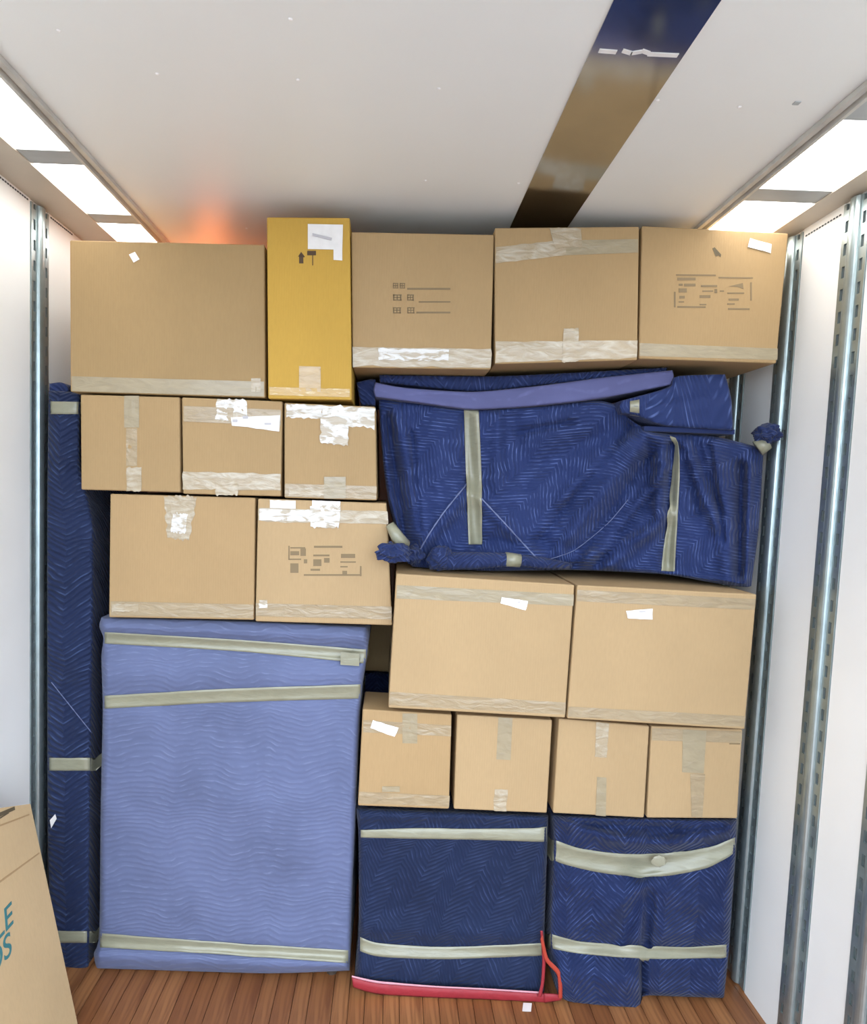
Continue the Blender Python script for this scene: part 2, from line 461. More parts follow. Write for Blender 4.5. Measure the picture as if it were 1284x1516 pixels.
def prints(t, rects, mat=None, name='printed_text'):
    Y = t['Y']; V, Fc = [], []
    for r in rects:
        q = rect(*r) if not isinstance(r[0], tuple) else r
        ps = [P(*p, Y) for p in q]; n = len(V)
        V += [p + Vector((0, -.0008, 0)) for p in ps] + [p + Vector((0, -.0002, 0)) for p in ps]
        Fc += [tuple(n+i for i in f) for f in ((3,2,1,0),(4,5,6,7),(0,1,5,4),(1,2,6,5),(2,3,7,6),(3,0,4,7))]
    return mesh(name, V, Fc, mat or m_print, t)
def tape(t, q, mat=None, rag=0, nx=14, ny=4, lift=.0012, seed=None, name='packing_tape', wob=.001):
    return decal(name, q, t['Y'], mat or m_clear, t, lift=lift, nx=nx, ny=ny, rag=rag, wob=wob, seed=seed if seed is not None else random.random()*50)
def paper(t, q, marks=()):
    o = decal('paper_label', q, t['Y'], m_paper, t, lift=.0026, nx=6, ny=2, wob=.0015, rag=.8, seed=random.random()*30)
    o['label'] = 'white paper label'
    if marks:
        V, Fc = [], []
        for r in marks:
            ps = [P(*p, t['Y']) for p in (rect(*r) if not isinstance(r[0], tuple) else r)]; n = len(V)
            V += [p + Vector((0, -.0048, 0)) for p in ps]; Fc.append((n+3, n+2, n+1, n))
        k = mesh('label_marks', V, Fc, m_pmark, o, kind='stuff' if len(marks) > 1 else None)
    return o

YT = 1.86
A = carton('large plain kraft carton at the top left, wider than its neighbours', [(103,355),(392,362),(393,589),(104,580)], YT, m_kraft[0], depth=.42)
tape(A, [(106,557),(391,565),(391,587),(107,579)], m_tan, lift=.0007)
decal('sticker', [(191,377),(200,373),(207,384),(198,389)], YT, m_paper, A, nx=2, ny=2)
tape(A, rect(372,560,386,580), m_worn_shine, nx=4)

B = carton('tall mustard-yellow carton with white label in the top row', [(395,321),(518,322),(521,592),(397,590)], 1.845, m_gold, group='mustard carton in the load')
o = decal('paper_label', [(456,332),(508,333),(507,370),(456,369)], 1.845, m_paper, B, nx=4, ny=3, lift=.002)
o['label'] = 'white delivery label'
decal('label_tab', [(494,369),(507,369.5),(507,386),(494,385)], 1.845, m_paper, B, nx=2, ny=2, lift=.002)
decal('label_marks', [(463,346),(492,353),(491,357),(463,350)], 1.845, m_pmark, o, nx=4, ny=1, lift=.0045)
prints(B, [[(443,378),(449,378),(449.5,390),(443,390)], [(441.5,380),(446,373),(451.5,380),(451,381)], (455,371.5,468,378), (462.5,378,463.8,393)], m_black, 'printed_symbols')
tape(B, [(443,542),(475,543),(475,580),(443,579)], tape_mat('pale_gold_tape', (0.504, 0.360, 0.187), rough=.25), nx=4)
tape(B, [(399,573),(518,576),(518,588),(399,585)], tape_mat('gold_tape', (0.475, 0.302, 0.086), (0.576, 0.446, 0.230), rough=.25, amount=(.55, .65)))

C = carton('kraft carton printed with three blank fill-in lines, right of yellow carton', [(520,343),(732,347),(727,547),(522,544)], YT, m_kraft[1])
gl = []
def glyph(x, y, w, h):
    return [(x, y, x+w, y+h*.16), (x, y+h*.42, x+w*.9, y+h*.56), (x+w*.1, y+h*.84, x+w, y+h), (x, y, x+w*.16, y+h), (x+w*.8, y+h*.1, x+w*.95, y+h), (x+w*.42, y+h*.1, x+w*.54, y+h*.9)]
for x, y, w, h in ((582,419,8,8),(592,419,8,8),(582,436,13,9),(603,436,10,9),(582,455,12,9),(603,455,11,9)): gl += glyph(x, y, w, h)
prints(C, gl, m_print_l)
prints(C, [(603,426.3,667,429), (620,446,667,448), (617-.5,461.5,667,464)], m_print_l, 'printed_lines')
tape(C, [(522,514),(728,517),(727,545),(523,542)], m_worn_shine, rag=2)
tape(C, [(560,516),(665,518),(664,534),(561,533)], m_torn_shine, rag=2, lift=.0026)

D = carton('kraft carton with tape bands top and bottom, fourth in the top row', [(733,337),(947,335),(944,533),(733,539)], YT-.004, m_kraft[1])
tape(D, [(734,366),(838,355),(838,378),(734,390)], m_worn_shine, rag=1.5)
tape(D, [(838,356),(945,354),(945,374),(838,378)], m_tan)
tape(D, [(814,338),(860,338),(862,366),(822,368)], m_worn_shine, rag=2, lift=.0026)
tape(D, [(734,506),(944,504),(943,530),(734,537)], m_worn_shine, rag=1.5)
tape(D, [(835,487),(857,486),(856,535),(832,537)], m_worn_shine, rag=1.5, lift=.0026)

Ec = carton('kraft carton with stamped table and white label under the right light', [(951,334),(1168,345),(1150,538),(946,531)], YT, m_kraft[1])
st = [(1001,406,1060,408.2,.01), (1064,410,1115,412.2,.01), (998,432,1000.5,455), (1111,418,1113.5,445), (1003,453,1045,455.5,.01), (1078,456,1110,458.5,.01),
      (1003,411,1030,415), (1005,420,1011,423), (1013,420,1030,424), (1005,427,1017,433), (1006,438,1014,442), (1005,446,1013,448),
      (1038,422,1062,425), (1040,430,1056,432), (1058,428,1062,434), (1066,430,1072,432), (1036,437,1052,441), (1036,450,1046,452),
      [(1079,424),(1100,419),(1101,428),(1093,425)], (1077,433,1102,435), (1079,442,1094,445), (1077,449,1088,451)]
prints(Ec, st, m_print_l, 'printed_table')
paper(Ec, [(1110,353),(1142,362),(1141,375),(1107,366)], [(1114,360,1136,362,.25)])
prints(Ec, [[(1055,368),(1058,366),(1068,377),(1067,381),(1060,380)]], m_print, 'scuff')
tape(Ec, [(947,508),(1152,516),(1151,533),(947,527)], m_tan, lift=.0007)

Y2 = 1.862
F1 = carton('small kraft carton with one vertical tape strip, under the top left carton', [(119,584),(266,588),(267,729),(120,725)], Y2, m_kraft[1])
tape(F1, rect(184,586,206,633), m_tan, nx=4, ny=8); tape(F1, rect(187,634,203,690), m_clear, nx=4, ny=8, lift=.0006)
tape(F1, rect(188,692,210,727), m_worn_shine, rag=2, nx=6)
F2 = carton('small kraft carton with white label strip, middle of the small upper three', [(269,588),(418,594),(416,735),(271,731)], Y2-.002, m_kraft[1])
tape(F2, [(272,601),(416,607),(416,630),(272,624)], m_clear); tape(F2, rect(320,591,366,622,.02), m_torn_shine, rag=3)
paper(F2, [(342,618),(415,615),(414,639),(344,630)], [(392,626,402,629), (345,621,352,625), (360,616,368,620)])
tape(F2, [(271,698),(416,702),(416,726),(271,724)], m_worn_shine, rag=2); tape(F2, rect(320,712,352,733), m_worn_shine, rag=2, lift=.0026)
F3 = carton('small kraft carton with torn tape painted shiny white, touching the draped navy bundle', [(421,596),(556,602),(558,741),(421,737)], Y2, m_kraft[1])
tape(F3, [(424,598),(478,600),(476,620),(424,618)], m_torn_shine, rag=2); tape(F3, [(476,600),(555,604),(555,634),(478,628)], m_torn_shine, rag=4)
tape(F3, [(475,616),(516,618),(515,660),(474,655)], m_torn_shine, rag=3, lift=.0028, ny=8)
tape(F3, [(422,716),(558,720),(557,739),(422,735)], m_clear); tape(F3, rect(480,706,512,738), m_tan, nx=4, lift=.0026); tape(F3, rect(428,722,480,734), m_worn_shine, rag=2, lift=.0022)

Y3 = 1.868
G1 = carton('medium kraft carton with crumpled tape patch, resting on the lavender cabinet', [(163,731),(378,737),(376,918),(161,914)], Y3, m_kraft[2])
tape(G1, [(243,734),(292,735),(280,800),(248,796)], m_worn_shine, rag=4, ny=10, seed=3); tape(G1, [(256,760),(278,761),(274,790),(254,788)], m_torn_shine, rag=3, lift=.0026, ny=6)
tape(G1, [(164,890),(376,895),(375,915),(164,911)], m_clear); tape(G1, rect(166,894,205,905), m_worn_shine, rag=1.5, lift=.0026)
G2 = carton('medium kraft carton with stamped table, at left of the draped navy bundle', [(382,738),(572,745),(581,926),(378,920)], Y3-.004, m_kraft[3])
tape(G2, [(383,752),(574,757),(575,776),(383,772)], m_worn_shine, rag=2); tape(G2, [(384,753),(470,756),(468,772),(384,770)], m_torn_shine, rag=2, lift=.0024)
tape(G2, [(460,748),(505,748),(502,782),(460,780)], m_torn_shine, rag=3, lift=.003)
paper(G2, rect(400,740,438,752,.03)); paper(G2, rect(462,741,504,756,.03))
st = [(427,808,429,829), (465,808,507,811), (533,838,535.5,853), (450,850,535,852.5), (430,810,452,812), (430,816,443,822), (445,812,453,823), (428,827,446,829), (430,834,442,848), (450,828,455,834),
      (464,821,488,823.5), (464,828,476,838), (480,826,488,833), (460,842,474,845), (505,820,526,826), (504,831,527,833), (504,838,515,840), (507,845,514,851)]
prints(G2, st, m_print_l, 'printed_table')
tape(G2, [(379,893),(580,898),(580,917),(379,912)], m_clear)
tape(G2, rect(384,888,396,900), m_torn_shine, nx=3, lift=.0024, rag=1.5)

YH = 1.82
H1 = carton('large kraft carton with white label below draped bundle, left of the pair', [(587,849),(851,866),(837,1063),(575,1048)], YH, m_kraft[3])
tape(H1, [(588,866),(850,880),(849,897),(587,886)], m_tan, lift=.0007)
paper(H1, [(743,884),(782,890),(779,904),(741,893)], [(766,890,770,892)])
tape(H1, [(577,1024),(838,1040),(837,1058),(576,1044)], m_clear, lift=.0007)
H2 = carton('large kraft carton with white label below draped bundle, beside right wall', [(855,866),(1121,880),(1103,1080),(840,1064)], YH-.003, m_kraft[3])
tape(H2, [(855,873),(1119,887),(1117,903),(854,890)], m_clear, lift=.0007)
paper(H2, [(927,904),(966,901),(966,917),(929,915)], [(946,904,955,906)])
tape(H2, [(842,1046),(1104,1060),(1102,1076),(841,1061)], m_clear, lift=.0007)

YI = 1.85
I1 = carton('small kraft carton with white label beside the lavender cabinet, lower row', [(537,1050),(669,1058),(665,1198),(530,1193)], YI, m_kraft[2], depth=.17)
tape(I1, [(538,1066),(668,1074),(668,1090),(538,1084)], m_clear, lift=.0007); tape(I1, rect(596,1056,618,1100,.03), m_tan, nx=4)
paper(I1, [(552,1066),(590,1077),(585,1091),(549,1077)])
tape(I1, [(532,1172),(666,1178),(665,1194),(531,1189)], m_clear); tape(I1, rect(566,1164,592,1172), m_tan, lift=.002)
I2 = carton('small kraft carton with grey vertical tape, second in the lower row', [(677,1058),(818,1066),(810,1204),(672,1198)], YI+.004, m_kraft[3])
tape(I2, [(738,1062),(759,1063),(756,1125),(735,1124)], m_tan, nx=4, ny=8); tape(I2, [(733,1168),(752,1170),(750,1201),(731,1200)], m_worn_shine, nx=4, rag=2)
I3 = carton('small kraft carton with pale vertical tape, third in the lower row', [(828,1064),(962,1075),(954,1211),(819,1204)], YI, m_kraft[3])
tape(I3, [(883,1069),(902,1071),(898,1122),(881,1120)], m_worn_shine, nx=4, ny=8, rag=1); tape(I3, [(884,1150),(898,1151),(897,1208),(882,1207)], m_tan, nx=4, ny=8)
I4 = carton('small kraft carton nearest the right wall in the lower row', [(965,1075),(1100,1080),(1092,1212),(958,1211)], YI+.002, m_kraft[3])
tape(I4, [(966,1078),(1099,1083),(1098,1100),(965,1096)], m_clear, lift=.0007)
tape(I4, [(1011,1080),(1046,1082),(1042,1145),(1010,1143)], m_tan, nx=4, ny=8); tape(I4, [(1022,1145),(1044,1146),(1040,1210),(1024,1209)], m_clear, nx=4, ny=8)
prints(I4, [(1080,1100,1096,1102)], m_print_l, 'scuff')
R1 = carton('kraft carton deep in the dark gap beside the lavender cabinet', [(470,915),(640,922),(640,998),(470,990)], 2.36, m_kraft[0], depth=.34)

# ------------------------------------------------------------------ blanket-wrapped bundles
BV = {}
def bundle(part, t, T, B, L, R, Y, depth, r, mat, namp=.008, nfreq=6, folds=(), uvrot=0, res=.008, yf=None, minz=0.0, fk=1.0):
    Tl, Tr = T[0], T[-1]; Bl, Br = B[0], B[-1]
    w = (P(*Tr, Y)-P(*Tl, Y)).length; h = (P(*Bl, Y)-P(*Tl, Y)).length
    nx = max(16, min(160, int(w/res))); ny = max(16, min(200, int(h/res)))
    V, Fc, UV, OFF = [], [], [], []
    cr, sr = math.cos(uvrot), math.sin(uvrot)
    for j in range(ny+1):
        sj = j/ny; v = sj - .75*math.sin(2*math.pi*sj)/(2*math.pi)
        l = poly_at(L, v); rr = poly_at(R, v)
        for i in range(nx+1):
            si = i/nx; u = si - .75*math.sin(2*math.pi*si)/(2*math.pi)
            tp = poly_at(T, u); bp = poly_at(B, u)
            px, py = [(1-v)*tp[q] + v*bp[q] + (1-u)*l[q] + u*rr[q]
                      - ((1-u)*(1-v)*Tl[q] + u*(1-v)*Tr[q] + (1-u)*v*Bl[q] + u*v*Br[q]) for q in (0, 1)]
            e1 = min(u, 1-u)*w; e2 = min(v, 1-v)*h
            off = 0
            for e in (e1, e2):
                if e < r: off += r - math.sqrt(max(0, r*r - (r-e)**2))
            off = min(off, r*1.3)
            inner = min(1, min(e1, e2)/.03)
            q = Vector((u*w*nfreq, v*h*nfreq, Y*31 + depth*17 + w*5))
            off += namp*(noise.noise(q) + .45*noise.noise(q*2.6))*(.25+.75*inner)
            for a, b, wd, am in folds:
                d, tt = seg_dist((px, py), a, b)
                off -= fk*am*math.exp(-(d/wd)**2)*inner
            if yf: off += yf(px, py)
            p = P(px, py, Y + off)
            mz = minz(p.x) if callable(minz) else minz
            if p.z < mz: p.z = mz
            V.append(p); U_, V_ = u*w, (1-v)*h
            UV.append((U_*cr - V_*sr, U_*sr + V_*cr))
    for j in range(ny):
        for i in range(nx):
            a = j*(nx+1)+i; Fc.append((a, a+nx+1, a+nx+2, a+1))
    loop = [i for i in range(nx+1)] + [j*(nx+1)+nx for j in range(1, ny+1)] + [ny*(nx+1)+i for i in range(nx-1, -1, -1)] + [j*(nx+1) for j in range(ny-1, 0, -1)]
    prev = loop
    for k, yy in enumerate((Y+depth*.35, Y+depth*.7, Y+depth)):
        cur = []
        for idx in loop:
            p = V[idx].copy(); p.y = max(yy, p.y + .01*(k+1))
            d = namp*.8*noise.noise(Vector((p.x*8, yy*9, p.z*8)))
            p.x += d*(.6 if k < 2 else 0); p.z = max(minz(p.x) if callable(minz) else minz, p.z)
            cur.append(len(V)); V.append(p); UV.append((UV[idx][0], UV[idx][1] + (yy-Y)))
        m = len(loop)
        for a in range(m):
            b = (a+1) % m
            Fc.append((prev[a], prev[b], cur[b], cur[a]))
        prev = cur
    Fc.append(tuple(reversed(prev)))
    o = mesh(part, V, Fc, mat, t, smooth=True, uv=UV)
    bm = bmesh.new(); bm.from_mesh(o.data); bmesh.ops.recalc_face_normals(bm, faces=bm.faces); bm.to_mesh(o.data); bm.free()
    BV[o.name] = BVHTree.FromPolygons(V, Fc)
    return o
def hit(o, px, py):
    loc, nrm, idx, d = BV[o.name].ray_cast(CAM, ray(px, py).normalized())
    return loc
def band(name, o, top, bot, mat, parent, lift=.003, nx=60, ny=5, wrap=(.1, .1), seed=0, thick=.001):
    cols = []
    for i in range(nx+1):
        a, b = poly_at(top, i/nx), poly_at(bot, i/nx); c = []
        for j in range(ny+1):
            k = j/ny; h = hit(o, a[0]+(b[0]-a[0])*k, a[1]+(b[1]-a[1])*k)
            if h is None: c = None; break
            d = (CAM-h).normalized(); c.append(h + d*(lift + .0008*noise.noise(Vector((i*.6+seed, j*.7, seed)))))
        if c: cols.append(c)
    if len(cols) < 2: return None
    # tape is stretched: bridge dips between columns
    for _ in range(6):
        for i in range(1, len(cols)-1):
            for j in range(ny+1):
                y = (cols[i-1][j].y + cols[i+1][j].y)/2
                if y < cols[i][j].y: cols[i][j].y = y
    hor = abs(cols[-1][0].x-cols[0][0].x) > abs(cols[-1][0].z-cols[0][0].z)
    ax = Vector((1, 0, 0)) if hor else Vector((0, 0, 1))
    s0 = -1 if (cols[0][0]-cols[-1][0]).dot(ax) < 0 else 1
    if wrap[0]: cols.insert(0, [p + ax*s0*.004 + Vector((0, wrap[0], 0)) for p in cols[0]])
    if wrap[1]: cols.append([p - ax*s0*.004 + Vector((0, wrap[1], 0)) for p in cols[-1]])
    m = ny+1; V = [p for c in cols for p in c]; n = len(V)
    V += [p + Vector((0, thick, 0)) for p in V[:n]]
    Fc = []
    for i in range(len(cols)-1):
        for j in range(ny):
            a = i*m+j; Fc += [(a, a+1, a+m+1, a+m), (n+a, n+a+m, n+a+m+1, n+a+1)]
        a = i*m; Fc.append((a, a+m, n+a+m, n+a)); a = i*m+ny; Fc.append((a, n+a, n+a+m, a+m))
    for i in (0, len(cols)-1):
        for j in range(ny):
            a = i*m+j; Fc.append((a, n+a, n+a+1, a+1))
    return mesh(name, V, Fc, mat, parent, smooth=True)
def cord(name, o, pts, rad, mat, parent, lift=.003, n=40):
    ps = []
    for i in range(n+1):
        h = hit(o, *poly_at(pts, i/n))
        if h: ps.append(h + (CAM-h).normalized()*lift)
    return tube(name, ps, rad, mat, parent, seg=6, twist=1.3) if len(ps) > 2 else None

# lavender wrapped cabinet
YJ = 1.872
J = thing('wrapped_cabinet', 'tall lavender-blue quilted blanket wrapped around a cabinet, lower left', 'wrapped cabinet', (-.47, 2.07, 0))
ridge = lambda px, py: 0
jb = bundle('blanket', J, [(150,914),(250,916),(400,921),(543,928)], [(143,1434),(250,1437),(400,1441),(518,1437)],
    [(150,914),(147,928),(153,945),(150,975),(152,1050),(149,1200),(147,1380),(139,1412),(143,1434)],
    [(543,928),(546,945),(543,975),(534,1040),(527,1200),(521,1330),(518,1437)], YJ, .44, .035, m_lav, namp=.009, nfreq=4.5, fk=1.3,
    folds=[((150,928),(545,943),14,.012), ((150,944),(540,968),12,-.012), ((150,1000),(540,1000),22,.008), ((318,1060),(322,1160),7,-.005), ((150,1040),(540,1025),14,-.006), ((330,1160),(420,1240),50,.006), ((140,1415),(520,1430),12,.012), ((150,1393),(517,1416),10,-.008)])
band('tape_band', jb, [(140,935),(350,947),(548,962)], [(140,952),(350,964),(548,983)], m_band, J, seed=1)
band('tape_band', jb, [(140,1031),(330,1020),(540,1013)], [(140,1050),(330,1040),(540,1034)], m_band, J, seed=2)
band('tape_band', jb, [(138,1381),(330,1395),(530,1408)], [(138,1402),(330,1413),(530,1427)], m_band, J, seed=3)
decal('tape_end', [(505,965),(532,968),(532,986),(504,984)], YJ-.012, m_band, J, nx=4, ny=3)
for x in (-.80, -.13):
    for y in (1.93, 2.24):
        V, Fc = [], []
        for z, r in ((0, .017), (.05, .022)):
            V += [(x+r*math.cos(k*math.pi/5), y+r*math.sin(k*math.pi/5), z) for k in range(10)]
        Fc = [(k, (k+1) % 10, 10+(k+1) % 10, 10+k) for k in range(10)] + [tuple(reversed(range(10))), tuple(range(10, 20))]
        mesh('leg', V, Fc, m_leg, J)

# navy bundle with red hem
YK = 1.858
K = thing('wrapped_bundle', 'navy quilted bundle with red hem on the floor beside lavender cabinet', 'wrapped bundle', (.24, 2.06, 0), 'navy wrapped bundles on the floor')
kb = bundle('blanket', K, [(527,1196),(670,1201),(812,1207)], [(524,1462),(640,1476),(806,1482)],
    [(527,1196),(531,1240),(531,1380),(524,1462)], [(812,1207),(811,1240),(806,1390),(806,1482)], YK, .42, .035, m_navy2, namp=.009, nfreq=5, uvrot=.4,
    folds=[((530,1220),(812,1222),9,-.008), ((530,1210),(812,1212),8,.006), ((540,1375),(800,1390),16,.01), ((530,1395),(800,1408),12,-.009), ((540,1435),(800,1450),20,.01), ((600,1300),(640,1330),30,.006)])
band('tape_band', kb, [(534,1229),(620,1226),(700,1227),(790,1226),(820,1222)], [(534,1240),(620,1242),(700,1243),(790,1246),(820,1246)], m_band, K, seed=4)
band('tape_band', kb, [(524,1383),(560,1396),(660,1402),(815,1396)], [(524,1404),(560,1416),(660,1420),(815,1414)], m_band, K, seed=5)
def lip(name, top, bot, Y, bulge, mat, parent, n=50):
    V, Fc, m = [], [], 8
    for i in range(n+1):
        a, b = poly_at(top, i/n), poly_at(bot, i/n)
        for j in range(m):
            w = 2*math.pi*j/m
            k = .5-.5*math.cos(w); px = a[0]+(b[0]-a[0])*k; py = a[1]+(b[1]-a[1])*k
            p = P(px, py, Y - bulge*math.sin(w) + .002*noise.noise(Vector((i*.4, j, 3)))); p.z = max(p.z, .0006); V.append(p)
    for i in range(n):
        for j in range(m):
            Fc.append((i*m+j, i*m+(j+1) % m, (i+1)*m+(j+1) % m, (i+1)*m+j))
    Fc += [tuple(reversed(range(m))), tuple(range(n*m, n*m+m))]
    return mesh(name, V, Fc, mat, parent, smooth=True)
lip('red_hem', [(521,1446),(560,1455),(640,1461),(720,1465),(800,1470),(808,1471)], [(523,1462),(560,1472),(640,1477),(720,1480),(800,1485),(808,1485)], 1.838, .005, m_red, K)['label'] = 'red hem'
lip('stitching', [(521,1444),(560,1452),(640,1459),(720,1463),(800,1468)], [(521,1447),(560,1456),(640,1462),(720,1466),(800,1471)], 1.834, .003, plain('pale_pink_thread', (.6, .3, .36), .6), K)
ST = thing('webbing_strap', 'red webbing strap loop hanging between the two navy floor bundles', 'strap', (P(815,1478,1.826).x, 1.83, 0))
lip('red_strap', [(804,1378),(808,1420),(806,1455),(802,1476)], [(800,1378),(803,1420),(801,1455),(796,1476)], 1.824, .003, m_red, ST, 20)
lip('red_strap', [(806,1470),(831,1472)], [(806,1485),(831,1481)], 1.832, .004, m_red, ST, 8)
lip('orange_strap', [(804,1384),(812,1418),(831,1440),(833,1478)], [(800,1390),(807,1422),(825,1444),(827,1478)], 1.818, .003, m_orange, ST, 24)

# navy bundle by the right wall
YL_ = 1.846
Lb = thing('wrapped_bundle', 'navy quilted bundle with sagging wide tape by the right wall', 'wrapped bundle', (.80, 2.05, 0), 'navy wrapped bundles on the floor')
def lyf(px, py):
    s = 0
    if py > 1420: s = -.016*min(1, (py-1420)/40)*max(0, min(1, (955-px)/10))
    return s
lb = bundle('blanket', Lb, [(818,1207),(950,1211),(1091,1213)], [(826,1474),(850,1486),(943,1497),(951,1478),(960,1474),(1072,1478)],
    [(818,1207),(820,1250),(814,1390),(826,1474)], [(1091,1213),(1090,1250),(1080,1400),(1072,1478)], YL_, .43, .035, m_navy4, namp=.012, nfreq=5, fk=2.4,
    folds=[((835,1215),(905,1240),10,.012), ((905,1240),(1000,1250),10,.014), ((1000,1246),(1085,1225),10,.012), ((860,1222),(1000,1226),7,-.01),
           ((820,1262),(950,1285),18,-.008), ((950,1285),(1090,1250),18,-.008), ((962,1318),(960,1395),5,-.02), ((955,1310),(890,1360),10,.012), ((968,1310),(1030,1340),12,.008),
           ((945,1330),(920,1390),9,-.01), ((815,1395),(1075,1412),12,-.008), ((952,1425),(953,1490),4,-.03), ((840,1440),(940,1450),22,.01), ((840,1212),(930,1236),4,-.008), ((960,1238),(1070,1224),4,-.008), ((950,1320),(860,1385),4,-.007), ((975,1330),(985,1390),5,.006), ((825,1300),(900,1330),9,.005)], yf=lyf)
band('tape_band', lb, [(814,1241),(860,1256),(920,1264),(985,1263),(1050,1254),(1098,1236)], [(814,1272),(860,1286),(920,1296),(985,1297),(1050,1284),(1098,1256)], m_band, Lb, seed=6, wrap=(.05, .04))
band('tape_band', lb, [(806,1380),(860,1394),(950,1400),(1020,1402),(1085,1398)], [(806,1402),(860,1412),(950,1419),(1020,1419),(1085,1417)], m_band, Lb, seed=7, wrap=(.05, .04))
blob('tape_bubble', P(976, 1275, 1.835), (.021, .0025, .017), plain('tape_bubble', (0.30, 0.29, 0.21), .3), Lb, amp=.2)

# tall narrow navy bundle by the left wall
Mb = thing('wrapped_bundle', 'tall narrow navy quilted bundle standing against the left wall', 'wrapped bundle', (-.95, 2.1, 0), 'navy wrapped bundles on the floor')
YM = 1.905
mb = bundle('blanket', Mb, [(72,578),(104,580),(119,584)], [(78,1440),(105,1440),(132,1440)],
    [(72,578),(70,750),(70,1000),(71,1250),(78,1440)], [(119,584),(119,690),(133,745),(139,800),(137,1000),(134,1200),(132,1440)], YM, .5, .02, m_navy3, namp=.012, nfreq=6,
    folds=[((80,640),(125,750),14,.014), ((105,700),(128,780),8,-.01), ((120,780),(118,1120),8,.006), ((75,760),(80,1100),10,-.008)])
bundle('folded_corner', Mb, [(73,568),(90,566),(102,572)], [(73,600),(90,600),(102,600)], [(73,568),(73,600)], [(102,572),(102,600)], YM+.02, .3, .01, m_navyp, namp=.004)
band('tape_band', mb, [(68,594),(122,595)], [(68,613),(122,613)], m_band, Mb, nx=16)
band('tape_band', mb, [(68,1122),(142,1122)], [(68,1141),(142,1141)], m_band, Mb, nx=16)
band('tape_band', mb, [(68,1378),(142,1379)], [(68,1396),(142,1396)], m_band, Mb, nx=16)
cord('thread', mb, [(76,1010),(100,1040),(136,1085)], .0012, m_cord, Mb)
decal('paper_scrap', [(74,1214),(82,1205),(84,1212),(76,1226)], YM-.006, m_paper, Mb, nx=3, ny=3, rag=1)

# the draped navy bundle above the large cartons
YN = 1.945
hA, hB = P(587, 849, YH), P(1121, 880, YH)
def htop(x): return hA.z + (hB.z-hA.z)*max(0, min(1, (x-hA.x)/(hB.x-hA.x))) + .004
Nb = thing('draped_bundle', 'large draped navy quilted bundle with two vertical tapes, above large cartons', 'wrapped bundle', (.6, 2.1, 1.30))
def nyf(px, py):
    s = .018*max(0, (640-px)/80)
    if py > 790: s += .02*max(0, (py-800)/60)*max(0, min(1, (1000-px)/150))
    return s
nb = bundle('blanket', Nb, [(561,588),(620,597),(700,606),(800,601),(880,593),(912,600),(935,622),(960,636),(990,641),(1060,646),(1131,664)],
    [(610,842),(700,846),(850,844),(980,850),(1050,862),(1112,873)],
    [(561,588),(563,640),(569,700),(577,750),(592,795),(610,842)], [(1131,664),(1129,700),(1124,780),(1112,873)], YN, .38, .03, m_navy, namp=.020, nfreq=3.2, uvrot=math.pi/4, res=.006, minz=htop, fk=2.6,
    folds=[((575,620),(600,800),7,-.014), ((585,600),(625,790),12,.012), ((690,600),(705,810),9,-.012), ((740,600),(735,720),10,.01), ((760,620),(775,720),12,-.008),
           ((800,690),(950,620),18,-.012), ((830,810),(960,640),13,.018), ((870,830),(985,690),9,.014), ((900,840),(990,760),8,.012), ((885,810),(975,690),7,-.012), ((830,740),(930,650),9,.012), ((850,830),(960,790),7,.01),
           ((980,650),(975,760),8,.016), ((995,660),(988,840),8,-.014), ((1015,660),(1060,780),7,.01), ((1030,650),(1070,760),6,-.009), ((1060,680),(1080,850),16,.014), ((1098,690),(1095,850),8,-.016), ((1110,690),(1104,860),7,.012),
           ((610,830),(690,730),9,.012), ((705,735),(800,830),9,.012), ((650,640),(660,760),25,.008), ((1000,860),(1100,865),8,.01), ((720,800),(840,810),12,-.01), ((800,800),(935,630),4,-.012), ((850,838),(975,660),4,-.012), ((880,842),(978,720),3.5,-.012), ((745,610),(750,700),4,-.01), ((1012,665),(1035,760),3.5,-.011), ((1050,660),(1072,800),4,-.011), ((610,640),(622,780),4,-.009), ((770,640),(850,625),5,-.011), ((960,650),(962,720),3.5,-.011)], yf=nyf)
band('tape_band', nb, [(687,607),(690,700),(694,806)], [(709,607),(713,700),(714,806)], m_band, Nb, wrap=(0, .03), seed=8)
band('tape_band', nb, [(992,645),(998,670),(993,720),(979,845)], [(1001,648),(1006,672),(1006,720),(999,846)], m_band, Nb, wrap=(0, .03), seed=9)
cord('stitched_edge', nb, [(692,716),(660,755),(636,790),(608,838)], .0022, m_cord, Nb)
cord('stitched_edge', nb, [(713,738),(745,772),(775,805),(800,832)], .0022, m_cord, Nb)
cord('stitched_edge', nb, [(800,832),(850,815),(900,775),(930,740)], .0012, m_cord, Nb)
# rolled lower fold with its tape
p = [P(x, y, YN-.03+d) for x, y, d in ((636,836,.0),(660,831,-.01),(700,830,-.015),(740,829,-.015),(765,829,-.01),(800,833,.0),(845,838,.02))]
for q in p: q.z = max(q.z, htop(q.x)+.022)
tube('rolled_fold', p, [.022, .027, .026, .022, .017, .018, .010], m_navyp, Nb, seg=14)
tube('roll_tape', [P(748, 828, YN-.043), P(770, 830, YN-.04)], [.022, .020], m_band, Nb, seg=14)
blob('roll_end', P(652, 826, YN-.045), (.036, .028, .034), m_navyp, Nb, amp=.3, seed=4)
blob('knot', P(582, 818, 1.815), (.046, .03, .026), m_navyp, Nb, amp=.55, seed=2)
blob('knot', P(612, 820, YN-.03), (.03, .035, .026), m_navyp, Nb, amp=.4, seed=9)
tube('knot_tape', [P(577, 776, 1.835), P(590, 798, 1.83), P(602, 806, 1.85)], [.013, .02, .014], m_band, Nb, seg=10)
blob('knot', P(1137, 643, YN-.03), (.034, .04, .026), m_navyp, Nb, amp=.5, seed=5)
